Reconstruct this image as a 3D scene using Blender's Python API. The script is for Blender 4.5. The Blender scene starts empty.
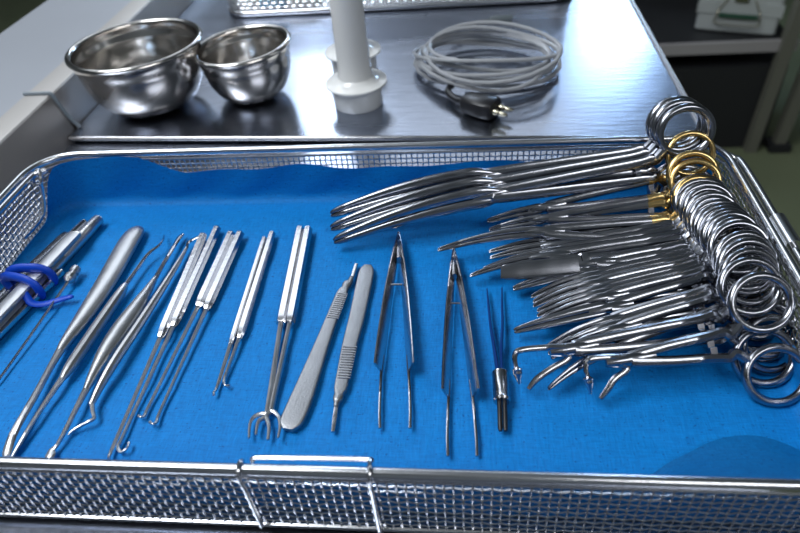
import bpy, math, random
from mathutils import Vector as V, Matrix
random.seed(7)
SC = bpy.context.scene
COL = SC.collection
# ------------------------------------------------------------------ camera
F_PX = 640.0
CX = V((0.99418678, -0.0056721, -0.10751962))    # world X seen in camera (right, down, forward)
CY = V((0.07716854, -0.6588556, 0.74830095))
CZ = V((-0.07508434, -0.75224805, -0.65458782))
CAM_H = 0.275
cam = bpy.data.cameras.new('camera'); cam_o = bpy.data.objects.new('camera', cam); COL.objects.link(cam_o)
cam.sensor_width = 36.0; cam.lens = 36.0 * F_PX / 800.0
cam.clip_start = 0.01; cam.clip_end = 50
cam_o.matrix_world = Matrix(((CX.x, -CX.y, -CX.z, 0), (CY.x, -CY.y, -CY.z, 0), (CZ.x, -CZ.y, -CZ.z, CAM_H), (0, 0, 0, 1)))
cam.dof.use_dof = True; cam.dof.focus_distance = 0.36; cam.dof.aperture_fstop = 9.0
SC.camera = cam_o
# ------------------------------------------------------------------ world, lights, exposure
SC.view_settings.view_transform = 'Standard'; SC.view_settings.look = 'None'
SC.view_settings.exposure = 0.18; SC.view_settings.gamma = 1.0; SC.view_settings.use_curve_mapping = False
wd = bpy.data.worlds.new('world'); SC.world = wd; wd.use_nodes = True
wd.node_tree.nodes['Background'].inputs[0].default_value = (0.42, 0.52, 0.70, 1)
wd.node_tree.nodes['Background'].inputs[1].default_value = 0.10
def area(name, loc, target, sx, sy, power, color):
    l = bpy.data.lights.new(name, 'AREA'); l.shape = 'RECTANGLE'; l.size = sx; l.size_y = sy; l.energy = power; l.color = color
    o = bpy.data.objects.new(name, l); COL.objects.link(o); o.location = loc
    o.rotation_euler = (V(target) - V(loc)).to_track_quat('-Z', 'Y').to_euler(); return o
area('window_daylight', (0.66, 2.95, 0.80), (0.14, 0.75, 0), 0.32, 0.38, 7, (0.46, 0.68, 1.0))
area('narrow_window_daylight', (-0.72, 2.95, 1.30), (-0.13, 0.50, 0), 0.16, 0.60, 5.0, (0.66, 0.80, 1.0))
area('ceiling_and_fill_light', (-0.9, 0.15, 1.85), (-0.1, 0.27, 0), 1.4, 1.0, 46, (0.90, 0.95, 1.0))
area('ceiling_and_fill_light', (-1.1, 1.75, 1.88), (-0.3, 0.5, 0), 1.7, 1.0, 15, (0.82, 0.90, 1.0))  # added fill panel that brightens the steel of the left instruments
area('ceiling_and_fill_light', (-0.5, 3.4, 1.88), (-0.3, 0.5, 0), 2.4, 0.6, 12, (0.82, 0.90, 1.0))  # added fill at the far end, brightens the back mesh strip
area('ceiling_and_fill_light', (1.1, -1.1, 1.85), (0, 0.3, 0), 1.3, 0.5, 14, (0.95, 0.97, 1.0))

def W(px, py, z):
    """photo pixel -> the world point at height z seen there"""
    a, b = px - 400.0, py - 266.5
    dx = CX.x * a + CX.y * b + CX.z * F_PX; dy = CY.x * a + CY.y * b + CY.z * F_PX; dz = CZ.x * a + CZ.y * b + CZ.z * F_PX
    t = (z - CAM_H) / dz
    return V((dx * t, dy * t, z))
# ------------------------------------------------------------------ materials
def mat(name, col, metal=0.0, rough=0.5, bump=0.0, bscale=200.0, var=0.0, vscale=30.0, aniso=0.0, coat=0.0, stretch=None, rvar=0.0, sheen=0.0):
    m = bpy.data.materials.new(name); m.use_nodes = True; nt = m.node_tree; b = nt.nodes['Principled BSDF']
    b.inputs['Base Color'].default_value = (*col, 1); b.inputs['Metallic'].default_value = metal; b.inputs['Roughness'].default_value = rough
    if coat: b.inputs['Coat Weight'].default_value = coat
    if sheen: b.inputs['Sheen Weight'].default_value = sheen
    tc = nt.nodes.new('ShaderNodeTexCoord'); mp = nt.nodes.new('ShaderNodeMapping'); nt.links.new(tc.outputs['Object'], mp.inputs['Vector'])
    if stretch: mp.inputs['Scale'].default_value = stretch
    if var or rvar:
        n = nt.nodes.new('ShaderNodeTexNoise'); n.inputs['Scale'].default_value = vscale; n.inputs['Detail'].default_value = 5
        nt.links.new(mp.outputs[0], n.inputs['Vector'])
        if var:
            r = nt.nodes.new('ShaderNodeMix'); r.data_type = 'RGBA'
            r.inputs[6].default_value = (*[c * (1 - var) for c in col], 1); r.inputs[7].default_value = (*[min(1, c * (1 + var)) for c in col], 1)
            nt.links.new(n.outputs['Fac'], r.inputs[0]); nt.links.new(r.outputs[2], b.inputs['Base Color'])
        if rvar:
            q = nt.nodes.new('ShaderNodeMapRange'); q.inputs[3].default_value = rough - rvar; q.inputs[4].default_value = rough + rvar
            nt.links.new(n.outputs['Fac'], q.inputs[0]); nt.links.new(q.outputs[0], b.inputs['Roughness'])
    if bump:
        n2 = nt.nodes.new('ShaderNodeTexNoise'); n2.inputs['Scale'].default_value = bscale; n2.inputs['Detail'].default_value = 3
        nt.links.new(mp.outputs[0], n2.inputs['Vector'])
        bp = nt.nodes.new('ShaderNodeBump'); bp.inputs['Strength'].default_value = bump; bp.inputs['Distance'].default_value = 0.0006
        nt.links.new(n2.outputs['Fac'], bp.inputs['Height']); nt.links.new(bp.outputs[0], b.inputs['Normal'])
    return m
M = {
 'steel': mat('polished_steel', (0.50, 0.50, 0.52), 1, 0.20, 0.12, 260, 0.10, 90, rvar=0.06),
 'dark_steel': mat('clamp_steel', (0.34, 0.35, 0.385), 1, 0.20, 0.03, 260, 0.12, 90, rvar=0.06),
 'satin': mat('satin_steel', (0.58, 0.585, 0.60), 1, 0.36, 0.15, 700, 0.10, 120, rvar=0.05),
 'scalpel': mat('matt_flat_steel', (0.33, 0.335, 0.35), 1, 0.38, 0.25, 900, 0.12, 150, rvar=0.05),
 'wire': mat('basket_wire_steel', (0.68, 0.69, 0.72), 1, 0.22, 0.05, 300, 0.06, 80),
 'gold': mat('gold_plating', (0.66, 0.47, 0.20), 1, 0.22, 0.08, 260, 0.10, 90),
 'bench': mat('brushed_bench_steel', (0.36, 0.39, 0.46), 1, 0.26, 0.22, 34, 0.14, 5, stretch=(1.0, 9.0, 1.0), rvar=0.05),
 'lip': mat('bench_lip_steel', (0.58, 0.55, 0.52), 1, 0.5, 0.12, 40, 0.10, 6),
 'panel': mat('grey_sill_panel', (0.48, 0.50, 0.54), 0.7, 0.45, 0.1, 90, 0.06, 6),
 'bowl': mat('bowl_steel', (0.66, 0.63, 0.60), 1, 0.17, 0.05, 18, 0.06, 8, stretch=(1, 1, 14)),
 'white': mat('white_plastic', (0.80, 0.80, 0.78), 0, 0.22, 0.0, 80, 0.02, 20, coat=0.3),
 'cable': mat('grey_cable_rubber', (0.36, 0.37, 0.39), 0, 0.30, 0.02, 300),
 'cable_end': mat('grey_connector_plastic', (0.09, 0.11, 0.12), 0, 0.4),
 'black': mat('black_plastic', (0.012, 0.012, 0.014), 0, 0.35, 0.05, 300),
 'brass': mat('connector_pin_metal', (0.60, 0.55, 0.42), 1, 0.25),
 'band': mat('blue_rubber', (0.000, 0.060, 0.52), 0, 0.45, 0.08, 300, 0.1, 60),
 'blue_insul': mat('dark_blue_insulation', (0.010, 0.045, 0.20), 0, 0.30),
 'floor': mat('olive_vinyl_floor', (0.16, 0.185, 0.105), 0, 0.6, 0.1, 20, 0.18, 3.0),
 'wallm': mat('painted_wall', (0.34, 0.36, 0.38), 0, 0.7, 0.05, 30, 0.06, 2),
 'post': mat('olive_grey_post_paint', (0.15, 0.15, 0.12), 0, 0.5),
 'rack': mat('rack_painted_steel', (0.38, 0.36, 0.36), 0.1, 0.45, 0.05, 60, 0.06, 6),
 'rack_dark': mat('rack_dark_sheet', (0.015, 0.016, 0.018), 0, 0.6),
 'case': mat('case_grey_aluminium', (0.46, 0.49, 0.48), 0.1, 0.45, 0.05, 60, 0.05, 5),
 'case_green': mat('green_handle_grip', (0.01, 0.07, 0.035), 0, 0.5),
 'seal': mat('grey_sealant', (0.22, 0.26, 0.30), 0, 0.45),
 'paper': mat('white_packet_paper', (0.65, 0.68, 0.70), 0, 0.6),
 'skyblue': mat('pale_blue_packet_film', (0.05, 0.35, 0.62), 0, 0.4),
}
def cloth_mat(nm='blue_woven_wrap', k=1.0):
    m = bpy.data.materials.new(nm); m.use_nodes = True; nt = m.node_tree; b = nt.nodes['Principled BSDF']
    b.inputs['Roughness'].default_value = 0.62; b.inputs['Specular IOR Level'].default_value = 0.22
    tc = nt.nodes.new('ShaderNodeTexCoord')
    outs = []
    for sc in ((1000, 150, 900), (150, 1000, 900)):
        mp = nt.nodes.new('ShaderNodeMapping'); mp.inputs['Scale'].default_value = sc; nt.links.new(tc.outputs['Object'], mp.inputs[0])
        n = nt.nodes.new('ShaderNodeTexNoise'); n.inputs['Scale'].default_value = 1.0; n.inputs['Detail'].default_value = 2
        nt.links.new(mp.outputs[0], n.inputs['Vector']); outs.append(n.outputs['Fac'])
    ad = nt.nodes.new('ShaderNodeMath'); ad.operation = 'ADD'; nt.links.new(outs[0], ad.inputs[0]); nt.links.new(outs[1], ad.inputs[1])
    mr = nt.nodes.new('ShaderNodeMapRange'); mr.inputs[1].default_value = 0.6; mr.inputs[2].default_value = 1.4; nt.links.new(ad.outputs[0], mr.inputs[0])
    big = nt.nodes.new('ShaderNodeTexNoise'); big.inputs['Scale'].default_value = 14; big.inputs['Detail'].default_value = 4; nt.links.new(tc.outputs['Object'], big.inputs['Vector'])
    mx = nt.nodes.new('ShaderNodeMix'); mx.data_type = 'RGBA'
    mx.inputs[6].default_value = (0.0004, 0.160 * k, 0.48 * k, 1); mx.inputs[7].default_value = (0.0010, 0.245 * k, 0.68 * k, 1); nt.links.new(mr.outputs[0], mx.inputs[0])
    m2 = nt.nodes.new('ShaderNodeMix'); m2.data_type = 'RGBA'; m2.blend_type = 'MULTIPLY'; m2.inputs[7].default_value = (0.80, 0.84, 0.88, 1)
    nt.links.new(big.outputs['Fac'], m2.inputs[0]); nt.links.new(mx.outputs[2], m2.inputs[6])
    # sparse dark flecks in the fabric
    fl = nt.nodes.new('ShaderNodeTexNoise'); fl.inputs['Scale'].default_value = 640; fl.inputs['Detail'].default_value = 1; nt.links.new(tc.outputs['Object'], fl.inputs['Vector'])
    fr = nt.nodes.new('ShaderNodeMapRange'); fr.inputs[1].default_value = 0.66; fr.inputs[2].default_value = 0.76; nt.links.new(fl.outputs['Fac'], fr.inputs[0])
    m3 = nt.nodes.new('ShaderNodeMix'); m3.data_type = 'RGBA'; m3.inputs[7].default_value = (0.001, 0.09 * k, 0.32 * k, 1)
    nt.links.new(fr.outputs[0], m3.inputs[0]); nt.links.new(m2.outputs[2], m3.inputs[6]); nt.links.new(m3.outputs[2], b.inputs['Base Color'])
    bp = nt.nodes.new('ShaderNodeBump'); bp.inputs['Strength'].default_value = 0.5; bp.inputs['Distance'].default_value = 0.0003
    nt.links.new(mr.outputs[0], bp.inputs['Height']); nt.links.new(bp.outputs[0], b.inputs['Normal'])
    return m
M['cloth'] = cloth_mat(); M['cloth_dark'] = cloth_mat('darker_blue_cloth', .66)  # second one is the same weave in a darker blue
# ------------------------------------------------------------------ mesh helpers
class MB:
    def __init__(s): s.v = []; s.f = []
    def add(s, v, f):
        o = len(s.v); s.v += [V(p) for p in v]; s.f += [tuple(i + o for i in q) for q in f]
    def box(s, c, d, rot=None):
        c = V(c); R = rot or Matrix.Identity(3)
        v = [c + R @ V((x * d[0] / 2, y * d[1] / 2, z * d[2] / 2)) for x in (-1, 1) for y in (-1, 1) for z in (-1, 1)]
        s.add(v, [(0, 1, 3, 2), (4, 6, 7, 5), (0, 4, 5, 1), (2, 3, 7, 6), (0, 2, 6, 4), (1, 5, 7, 3)])
    def sweep(s, pts, rad, n=10, up=(0, 0, 1), closed=False, cap=True, sq=1.0, ph=0.0):
        pts = [V(p) for p in pts]; m = len(pts)
        if not isinstance(rad, list): rad = [rad] * m
        rad = [(r, r) if not isinstance(r, (tuple, list)) else r for r in rad]
        up = V(up); vs = []; prev = None
        for i in range(m):
            a = pts[(i - 1) % m] if (closed or i > 0) else pts[i]; b = pts[(i + 1) % m] if (closed or i < m - 1) else pts[i]
            t = (b - a).normalized()
            side = t.cross(up)
            if side.length < 0.08: side = (prev or V((1, 0.02, 0))) ; side = side - t * side.dot(t)
            side.normalize()
            if prev is not None and side.dot(prev) < 0 and not closed: side = -side
            prev = side; u2 = side.cross(t).normalized()
            for k in range(n):
                an = 2 * math.pi * (k + ph) / n; c, d = math.cos(an), math.sin(an)
                if sq != 1.0: c = math.copysign(abs(c) ** sq, c); d = math.copysign(abs(d) ** sq, d)
                vs.append(pts[i] + side * (c * rad[i][0]) + u2 * (d * rad[i][1]))
        fs = []
        for i in range(m if closed else m - 1):
            j = (i + 1) % m
            for k in range(n):
                l = (k + 1) % n; fs.append((i * n + k, i * n + l, j * n + l, j * n + k))
        if cap and not closed:
            fs.append(tuple(range(n))); fs.append(tuple(range((m - 1) * n, m * n))[::-1])
        s.add(vs, fs)
    def lathe(s, prof, n=48, c=(0, 0, 0), R=None):
        c = V(c); R = R or Matrix.Identity(3); vs = []; m = len(prof)
        for r, z in prof:
            for k in range(n):
                a = 2 * math.pi * k / n; vs.append(c + R @ V((r * math.cos(a), r * math.sin(a), z)))
        fs = [(i * n + k, i * n + (k + 1) % n, (i + 1) * n + (k + 1) % n, (i + 1) * n + k) for i in range(m - 1) for k in range(n)]
        if prof[0][0] > 1e-6: fs.append(tuple(range(n))[::-1])
        if prof[-1][0] > 1e-6: fs.append(tuple(range((m - 1) * n, m * n)))
        s.add(vs, fs)
    def build(s, name, material, parent=None, smooth=True, origin=None, angle=0.7):
        if not s.v: return None
        if parent is not None and origin is None: o0 = V((0, 0, 0)) if parent.get('_local') else V(parent.get('_o', (0, 0, 0)))
        elif origin is not None: o0 = V(origin)
        else:
            xs = [p.x for p in s.v]; ys = [p.y for p in s.v]; zs = [p.z for p in s.v]
            o0 = V(((min(xs) + max(xs)) / 2, (min(ys) + max(ys)) / 2, min(zs)))
        me = bpy.data.meshes.new(name); me.from_pydata([tuple(p - o0) for p in s.v], [], s.f)
        me.materials.append(material); me.update()
        import bmesh
        bm = bmesh.new(); bm.from_mesh(me); bmesh.ops.recalc_face_normals(bm, faces=bm.faces); bm.to_mesh(me); bm.free()
        if smooth:
            me.shade_smooth()
            try: me.set_sharp_from_angle(angle=angle)
            except Exception: pass
        o = bpy.data.objects.new(name, me); COL.objects.link(o)
        if parent is not None:
            o.parent = parent
            OR[o.name] = OR[parent.name]
        else:
            o.location = o0; OR[o.name] = o0
        return o
OR = {}
# origin lookup for parents (all geometry of a thing is stored relative to its base)
def part(mb, name, material, parent, **k):
    return mb.build(name, material, parent, origin=OR[parent.name], **k)
def tag(o, label, cat, group=None, kind=None):
    if label: o['label'] = label
    if cat: o['category'] = cat
    if group: o['group'] = group
    if kind: o['kind'] = kind
    return o
def thing(name, loc, label, cat, group=None):
    o = bpy.data.objects.new(name, None); COL.objects.link(o); o.location = loc; o.empty_display_size = 0.01
    OR[o.name] = V(loc); return tag(o, label, cat, group)
def struct(mb, name, material, smooth=False):
    o = mb.build(name, material, smooth=smooth); o['kind'] = 'structure'; return o
def crom(P, k=6):
    """Catmull-Rom through tuples of any length"""
    P = [tuple(p) for p in P]; out = []
    for i in range(len(P) - 1):
        p0 = P[max(i - 1, 0)]; p1 = P[i]; p2 = P[i + 1]; p3 = P[min(i + 2, len(P) - 1)]
        for j in range(k):
            t = j / k
            out.append(tuple(0.5 * (2 * b + (c - a) * t + (2 * a - 5 * b + 4 * c - d) * t * t + (3 * b - a - 3 * c + d) * t ** 3) for a, b, c, d in zip(p0, p1, p2, p3)))
    out.append(P[-1]); return out
def rod(mb, keys, k=5, n=10, **kw):
    """keys: (x, y, z, a, b); smooth swept rod"""
    q = crom(keys, k); mb.sweep([p[:3] for p in q], [(max(p[3], 1e-4), max(p[4], 1e-4)) for p in q], n=n, **kw)
def K(px, py, z, a, b=None):
    w = W(px, py, z); return (w.x, w.y, w.z, a, b if b is not None else a)
# ------------------------------------------------------------------ room shell
ZF = -0.85
b = MB(); b.box((0, 1.0, ZF - 0.05), (7, 7, 0.1)); struct(b, 'floor', M['floor'])
b = MB(); b.box((0, 4.55, 0.55), (7, 0.1, 2.8)); struct(b, 'wall_back', M['wallm'])
b = MB(); b.box((-3.55, 1.0, 0.55), (0.1, 7, 2.8)); struct(b, 'wall_left', M['wallm'])
b = MB(); b.box((3.55, 1.0, 0.55), (0.1, 7, 2.8)); struct(b, 'wall_right', M['wallm'])
b = MB(); b.box((0, -2.55, 0.55), (7, 0.1, 2.8)); struct(b, 'wall_front', M['wallm'])
b = MB(); b.box((0, 1.0, 2.0), (7, 7, 0.1)); struct(b, 'ceiling', M['wallm'])
# ------------------------------------------------------------------ bench
ZB = 0.006      # upper bench surface, where bowls and cable stand
XL = -0.360     # foot of the left upstand
t = thing('steel_bench', (-0.08, 0.9, ZF), 'brushed stainless steel bench top under the bowls, white tubes and cable', 'bench')
a0, a1 = W(80, 136.5, ZB), W(640, 136, ZB)
sl = (a1.y - a0.y) / (a1.x - a0.x)
def yl(x): return a0.y + sl * (x - a0.x)
XR0, XR1 = W(684.5, 97, 0.006).x - 0.001, W(640, 8.5, 0.006).x - 0.001
b = MB()
y1 = 1.30
top = [V((XL, yl(XL), ZB)), V((XR0, yl(XR0), ZB)), V((XR1 + 0.003, y1, ZB)), V((XL, y1, ZB))]
b.add(top + [p - V((0, 0, 0.03)) for p in top], [(0, 1, 2, 3), (7, 6, 5, 4), (0, 4, 5, 1), (1, 5, 6, 2), (2, 6, 7, 3), (3, 7, 4, 0)])
part(b, 'bench_top', M['bench'], t, smooth=False)
b = MB(); n = 24
for i in range(2): pass
pts = [(x, yl(x) - 0.0005, ZB - 0.0016) for x in [XL + (XR0 - XL) * i / n for i in range(n + 1)]]
b.sweep(pts, (0.0022, 0.0022), n=10); part(b, 'front_edge', M['steel'], t)
b = MB(); b.box((XR0 + 0.001, (yl(XR0) + y1) / 2, ZB - 0.015), (0.003, y1 - yl(XR0), 0.034)); part(b, 'side_edge', M['lip'], t)
for (x, y) in ((-0.3, 1.25), (0.15, 1.25), (0.15, 0.56), (-0.3, 0.56)):
    b = MB(); b.box((x, y, (ZF + ZB - 0.03) / 2), (0.035, 0.035, ZB - 0.03 - ZF)); part(b, 'leg', M['rack_dark'], t, smooth=False)
t = thing('steel_wash_table', (-0.1, 0.2, ZF), 'stainless steel table under the wire instrument basket, butted to the bench', 'table')
b = MB()
top = [V((XL, -0.25, 0)), V((0.135, -0.25, 0)), V((0.135, yl(0.135) - 0.003, 0)), V((XL, yl(XL) - 0.003, 0))]
b.add(top + [p - V((0, 0, 0.03)) for p in top], [(0, 1, 2, 3), (7, 6, 5, 4), (0, 4, 5, 1), (1, 5, 6, 2), (2, 6, 7, 3), (3, 7, 4, 0)])
part(b, 'table_top', M['bench'], t, smooth=False)
for (x, y) in ((-0.3, -0.2), (0.1, -0.2), (0.1, 0.42), (-0.3, 0.42)):
    b = MB(); b.box((x, y, (ZF - 0.03) / 2), (0.035, 0.035, -0.03 - ZF)); part(b, 'leg', M['rack_dark'], t, smooth=False)
# the left upstand: two lengths that meet in a seam, and the grey sill beyond
def upstand(y0, y1, name, label):
    b = MB(); prof = [(XL, 0.0), (XL - 0.0105, 0.0385), (XL - 0.0118, 0.0397), (XL - 0.0132, 0.0400), (XL - 0.0350, 0.0400), (XL - 0.036, 0.0385), (XL - 0.036, -0.03), (XL - 0.002, -0.03)]
    m = len(prof); vs = [V((x, y, z)) for y in (y0, y1) for x, z in prof]
    b.add(vs, [(i, (i + 1) % m, m + (i + 1) % m, m + i) for i in range(m)] + [tuple(range(m))[::-1], tuple(range(m, 2 * m))])
    return tag(b.build(name, M['lip'], angle=0.5), label, 'upstand')
YS = 0.505
upstand(-0.25, YS - 0.0016, 'steel_upstand', 'low steel side rim of the table at the left of the basket')
upstand(YS + 0.0016, 1.30, 'steel_upstand', 'low steel side rim of the bench behind the larger bowl')
b = MB(); q = crom([(XL + 0.003, YS, ZB + 0.001), (XL - 0.0045, YS, 0.020), (XL - 0.0095, YS, 0.0385), (XL - 0.0132, YS, 0.0408), (XL - 0.020, YS, 0.0408), (XL - 0.036, YS, 0.0410)], 5)
b.sweep(q, (0.0022, 0.0014), n=8, up=(0, 1, 0)); tag(b.build('rim_seam_strip', M['seal']), 'narrow sealed seam between the two lengths of steel side rim', 'seam')
b = MB(); b.box((-0.4565, 0.55, 0.0315), (0.120, 1.6, 0.012)); b.box((-0.509, 0.55, -0.4), (0.014, 1.6, 0.85))
tag(b.build('side_sill', M['panel'], smooth=False), 'flat grey sill panel beyond the steel rim at the left edge', 'sill')
# ------------------------------------------------------------------ rack behind, on the floor
t = thing('storage_rack', (0.75, 2.0, ZF), 'dark metal storage rack standing on the green floor behind the bench', 'rack')
b = MB(); b.box((0.60, 2.105, -0.516), (0.62, 0.51, 0.028)); part(b, 'shelf', M['rack_dark'], t, smooth=False)
b = MB(); b.box((0.60, 1.842, -0.516), (0.64, 0.012, 0.032)); part(b, 'shelf_edge', M['rack'], t, smooth=False)
b = MB(); b.box((0.60, 2.38, -0.25), (0.66, 0.02, 1.2)); part(b, 'back_panel', M['rack_dark'], t, smooth=False)
b = MB(); b.box((0.61, 2.10, -0.715), (0.62, 0.50, 0.27)); part(b, 'under_shelf_shade', M['rack_dark'], t, smooth=False)  # added dark box standing in for the shade under the shelf
f1 = W(747, 147, ZF)
for x, y, tx, ty in ((f1.x, f1.y - 0.02, 0.00, 0.0), (0.31, 1.85, 0, 0), (0.88, 2.34, 0, 0), (0.31, 2.34, 0, 0)):
    b = MB(); b.sweep([(x, y, ZF), (x + 0.03 * (y < 2 and x > .5), y, 0.2)], (0.022, 0.022), n=4, up=(0, 1, 0), ph=0.5); part(b, 'post', M['post'], t, smooth=False)
t2 = thing('rack_post', (0.96, 1.84, ZF), 'second slanting grey post on the green floor, rightmost of the two posts', 'post')
b = MB(); b.sweep([(0.96, 1.84, ZF), (1.00, 1.84, 0.2)], (0.022, 0.022), n=4, up=(0, 1, 0), ph=0.5); part(b, 'upright', M['post'], t2, smooth=False)
b = MB(); b.box((0.96, 1.84, ZF + 0.012), (0.06, 0.06, 0.024)); part(b, 'foot', M['rack_dark'], t2, smooth=False)
# sterilisation case
c0 = W(706, 33, -0.502); c1 = W(796, 35, -0.502)
t = thing('sterilisation_case', ((c0.x + c1.x) / 2, c0.y + 0.1, -0.502), 'grey metal case with a wire handle on the rack shelf', 'case')
b = MB(); xa, xb, ya = c0.x + 0.008, c1.x - 0.012, (c0.y + c1.y) / 2 - 0.004
def rrect(x0, x1, y0, y1, r, n=6):
    out = []
    for cx, cy, a0_ in ((x1 - r, y1 - r, 0), (x0 + r, y1 - r, 90), (x0 + r, y0 + r, 180), (x1 - r, y0 + r, 270)):
        for i in range(n + 1):
            a = math.radians(a0_ + 90 * i / n); out.append((cx + r * math.cos(a), cy + r * math.sin(a)))
    return out
def prism(b, outs):
    m = len(outs[0][0]); vs = []
    for o, z in outs: vs += [V((x, y, z)) for x, y in o]
    fs = [(i * m + k, i * m + (k + 1) % m, (i + 1) * m + (k + 1) % m, (i + 1) * m + k) for i in range(len(outs) - 1) for k in range(m)]
    b.add(vs, fs + [tuple(range(m))[::-1], tuple(range((len(outs) - 1) * m, len(outs) * m))])
def inset(d): return rrect(xa + d, xb - d, ya + d, ya + 0.24 - d, 0.011)
prism(b, [(inset(0.006), -0.500), (inset(0.0), -0.494), (inset(0.0), -0.37)]); part(b, 'body', M['case'], t)
b = MB(); prism(b, [(inset(-0.004), -0.369), (inset(-0.004), -0.345), (inset(0.004), -0.34)]); part(b, 'lid', M['case'], t)
b = MB(); mx = (xa + xb) / 2
b.sweep(crom([(mx - 0.052, ya - 0.003, -0.435), (mx - 0.056, ya - 0.010, -0.452), (mx - 0.05, ya - 0.014, -0.470), (mx + 0.05, ya - 0.014, -0.470), (mx + 0.056, ya - 0.010, -0.452), (mx + 0.052, ya - 0.003, -0.435)], 4), (0.0022, 0.0022), n=8, up=(0, 1, 0))
b.sweep([(mx - 0.052, ya - 0.003, -0.435), (mx - 0.035, ya - 0.003, -0.405)], (0.0022, 0.0022), n=8, up=(0, 1, 0)); b.sweep([(mx + 0.052, ya - 0.003, -0.435), (mx + 0.035, ya - 0.003, -0.405)], (0.0022, 0.0022), n=8, up=(0, 1, 0))
t.rotation_euler = (0, 0, -0.36)
h = part(b, 'wire_handle', M['brass'], t)
b = MB(); b.box((mx, ya - 0.008, -0.448), (0.10, 0.01, 0.008)); g = part(b, 'grip', M['case_green'], h, smooth=False); g['label'] = 'dark green handle grip bar'
b = MB(); b.box((mx, ya - 0.003, -0.395), (0.035, 0.008, 0.03)); part(b, 'latch', M['brass'], t, smooth=False)
for s in (-1, 1):
    b = MB(); b.box((mx + s * 0.085, ya - 0.0015, -0.43), (0.05, 0.003, 0.035)); part(b, 'label_holder', M['case'], t, smooth=False)
# ------------------------------------------------------------------ woven wire
def perim(x0, x1, y0, y1, r):
    """rounded rectangle centre-line sampled finely: list of (s, x, y, nx, ny)"""
    raw = rrect(x0, x1, y0, y1, r, 12); raw.append(raw[0]); L = 0; out = [(0, V((*raw[0], 0)))]
    for a, b_ in zip(raw, raw[1:]):
        L += (V((*b_, 0)) - V((*a, 0))).length; out.append((L, V((*b_, 0))))
    return out, L
def at_s(P, L, s):
    s = s % L
    import bisect
    i = min(max(bisect.bisect_right([p[0] for p in P], s) - 1, 0), len(P) - 2)
    a, b_ = P[i], P[i + 1]; d = b_[0] - a[0]; f = (s - a[0]) / d if d > 1e-9 else 0
    t_ = (b_[1] - a[1]).normalized() if d > 1e-9 else V((1, 0, 0))
    return a[1].lerp(b_[1], f), V((t_.y, -t_.x, 0))
def woven(mb, P, L, z0, z1, pitch, r, n=4, half=None, flare=0.0):
    nv = int(L / pitch); nv -= nv % 2; p = L / nv; rows = int((z1 - z0) / pitch); amp = r * 0.70
    pos = [at_s(P, L, i * p / 2) for i in range(nv * 2)]
    for i in range(nv):                                   # upright wires
        c, nn = pos[i * 2]; pts = []
        for j in range(rows * 2 + 1):
            sg = (1 if (j // 2 + i) % 2 else -1) if j % 2 == 0 else 0
            z = z0 + j * pitch / 2
            pts.append(c + nn * (amp * sg) + V((0, 0, z)))
        mb.sweep(pts, (r, r), n=n, up=(nn.x, nn.y, 0), cap=False)
    for j in range(rows + 1):                             # lengthwise wires
        pts = []
        for i in range(nv * 2):
            sg = (-1 if (j + i // 2) % 2 else 1) if i % 2 == 0 else 0
            c, nn = pos[i]; pts.append(c + nn * (amp * sg) + V((0, 0, z0 + j * pitch)))
        mb.sweep(pts, (r, r), n=n, closed=True)
# ------------------------------------------------------------------ the instrument basket
BX0, BX1, BY0, BY1 = -0.310, 0.1612, 0.1338, 0.3825
ZR = 0.050
t = thing('wire_instrument_basket', ((BX0 + BX1) / 2, (BY0 + BY1) / 2, 0.0), 'large rectangular wire mesh basket lined with blue cloth, holding the instruments', 'basket')
P, L = perim(BX0, BX1, BY0, BY1, 0.030)
b = MB(); woven(b, P, L, 0.006, 0.0470, 0.0038, 0.00050, n=5); part(b, 'mesh_wall', M['wire'], t)
b = MB(); b.sweep([p[1] + V((0, 0, ZR)) for p in P[:-1] if 1], (0.0024, 0.0026), n=12, closed=True); part(b, 'rim', M['wire'], t)
b = MB(); b.sweep([p[1] + V((0, 0, 0.0445)) for p in P[:-1]], (0.0009, 0.0009), n=8, closed=True); part(b, 'hem_wire', M['wire'], t)
b = MB(); b.sweep([p[1] + V((0, 0, 0.0055)) for p in P[:-1]], (0.0014, 0.0014), n=8, closed=True); part(b, 'bottom_wire', M['wire'], t)
b = MB(); o = rrect(BX0 + 0.001, BX1 - 0.001, BY0 + 0.001, BY1 - 0.001, 0.029); prism(b, [(o, 0.0045), (o, 0.0065)]); part(b, 'bottom_sheet', M['satin'], t, smooth=False)
for x in (-0.25, 0.1):
    for y in (0.16, 0.36):
        b = MB(); b.lathe([(0.004, 0), (0.004, 0.0045)], 12, (x, y, 0)); part(b, 'foot', M['wire'], t)
# side carrying handles: a second rod along each short side, with a sleeve on the right one
def side_handle(xs, sgn, y0, y1, sleeve=None):
    b = MB(); x = xs
    b.sweep(crom([(x - sgn * 0.007, y1 + 0.010, 0.0500), (x - sgn * 0.0035, y1 + 0.006, 0.0500), (x, y1 - 0.006, 0.0500), (x, (y0 + y1) / 2, 0.0500), (x, y0 + 0.006, 0.0500), (x - sgn * 0.001, y0 - 0.002, 0.049), (x - sgn * 0.004, y0 - 0.004, 0.044)], 6), (0.0021, 0.0021), n=10)
    h = part(b, 'side_handle', M['wire'], t)
    if sleeve:
        for yy in sleeve:
            b = MB(); b.sweep([(x, yy - 0.012, 0.0500), (x, yy + 0.012, 0.0500)], (0.0046, 0.0046), n=18); part(b, 'sleeve', M['wire'], h)
side_handle(BX0 + 0.0075, -1, 0.17, 0.352)
side_handle(BX1 + 0.0060, 1, 0.17, 0.352, (W(786, 233, .05).y,))
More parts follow.
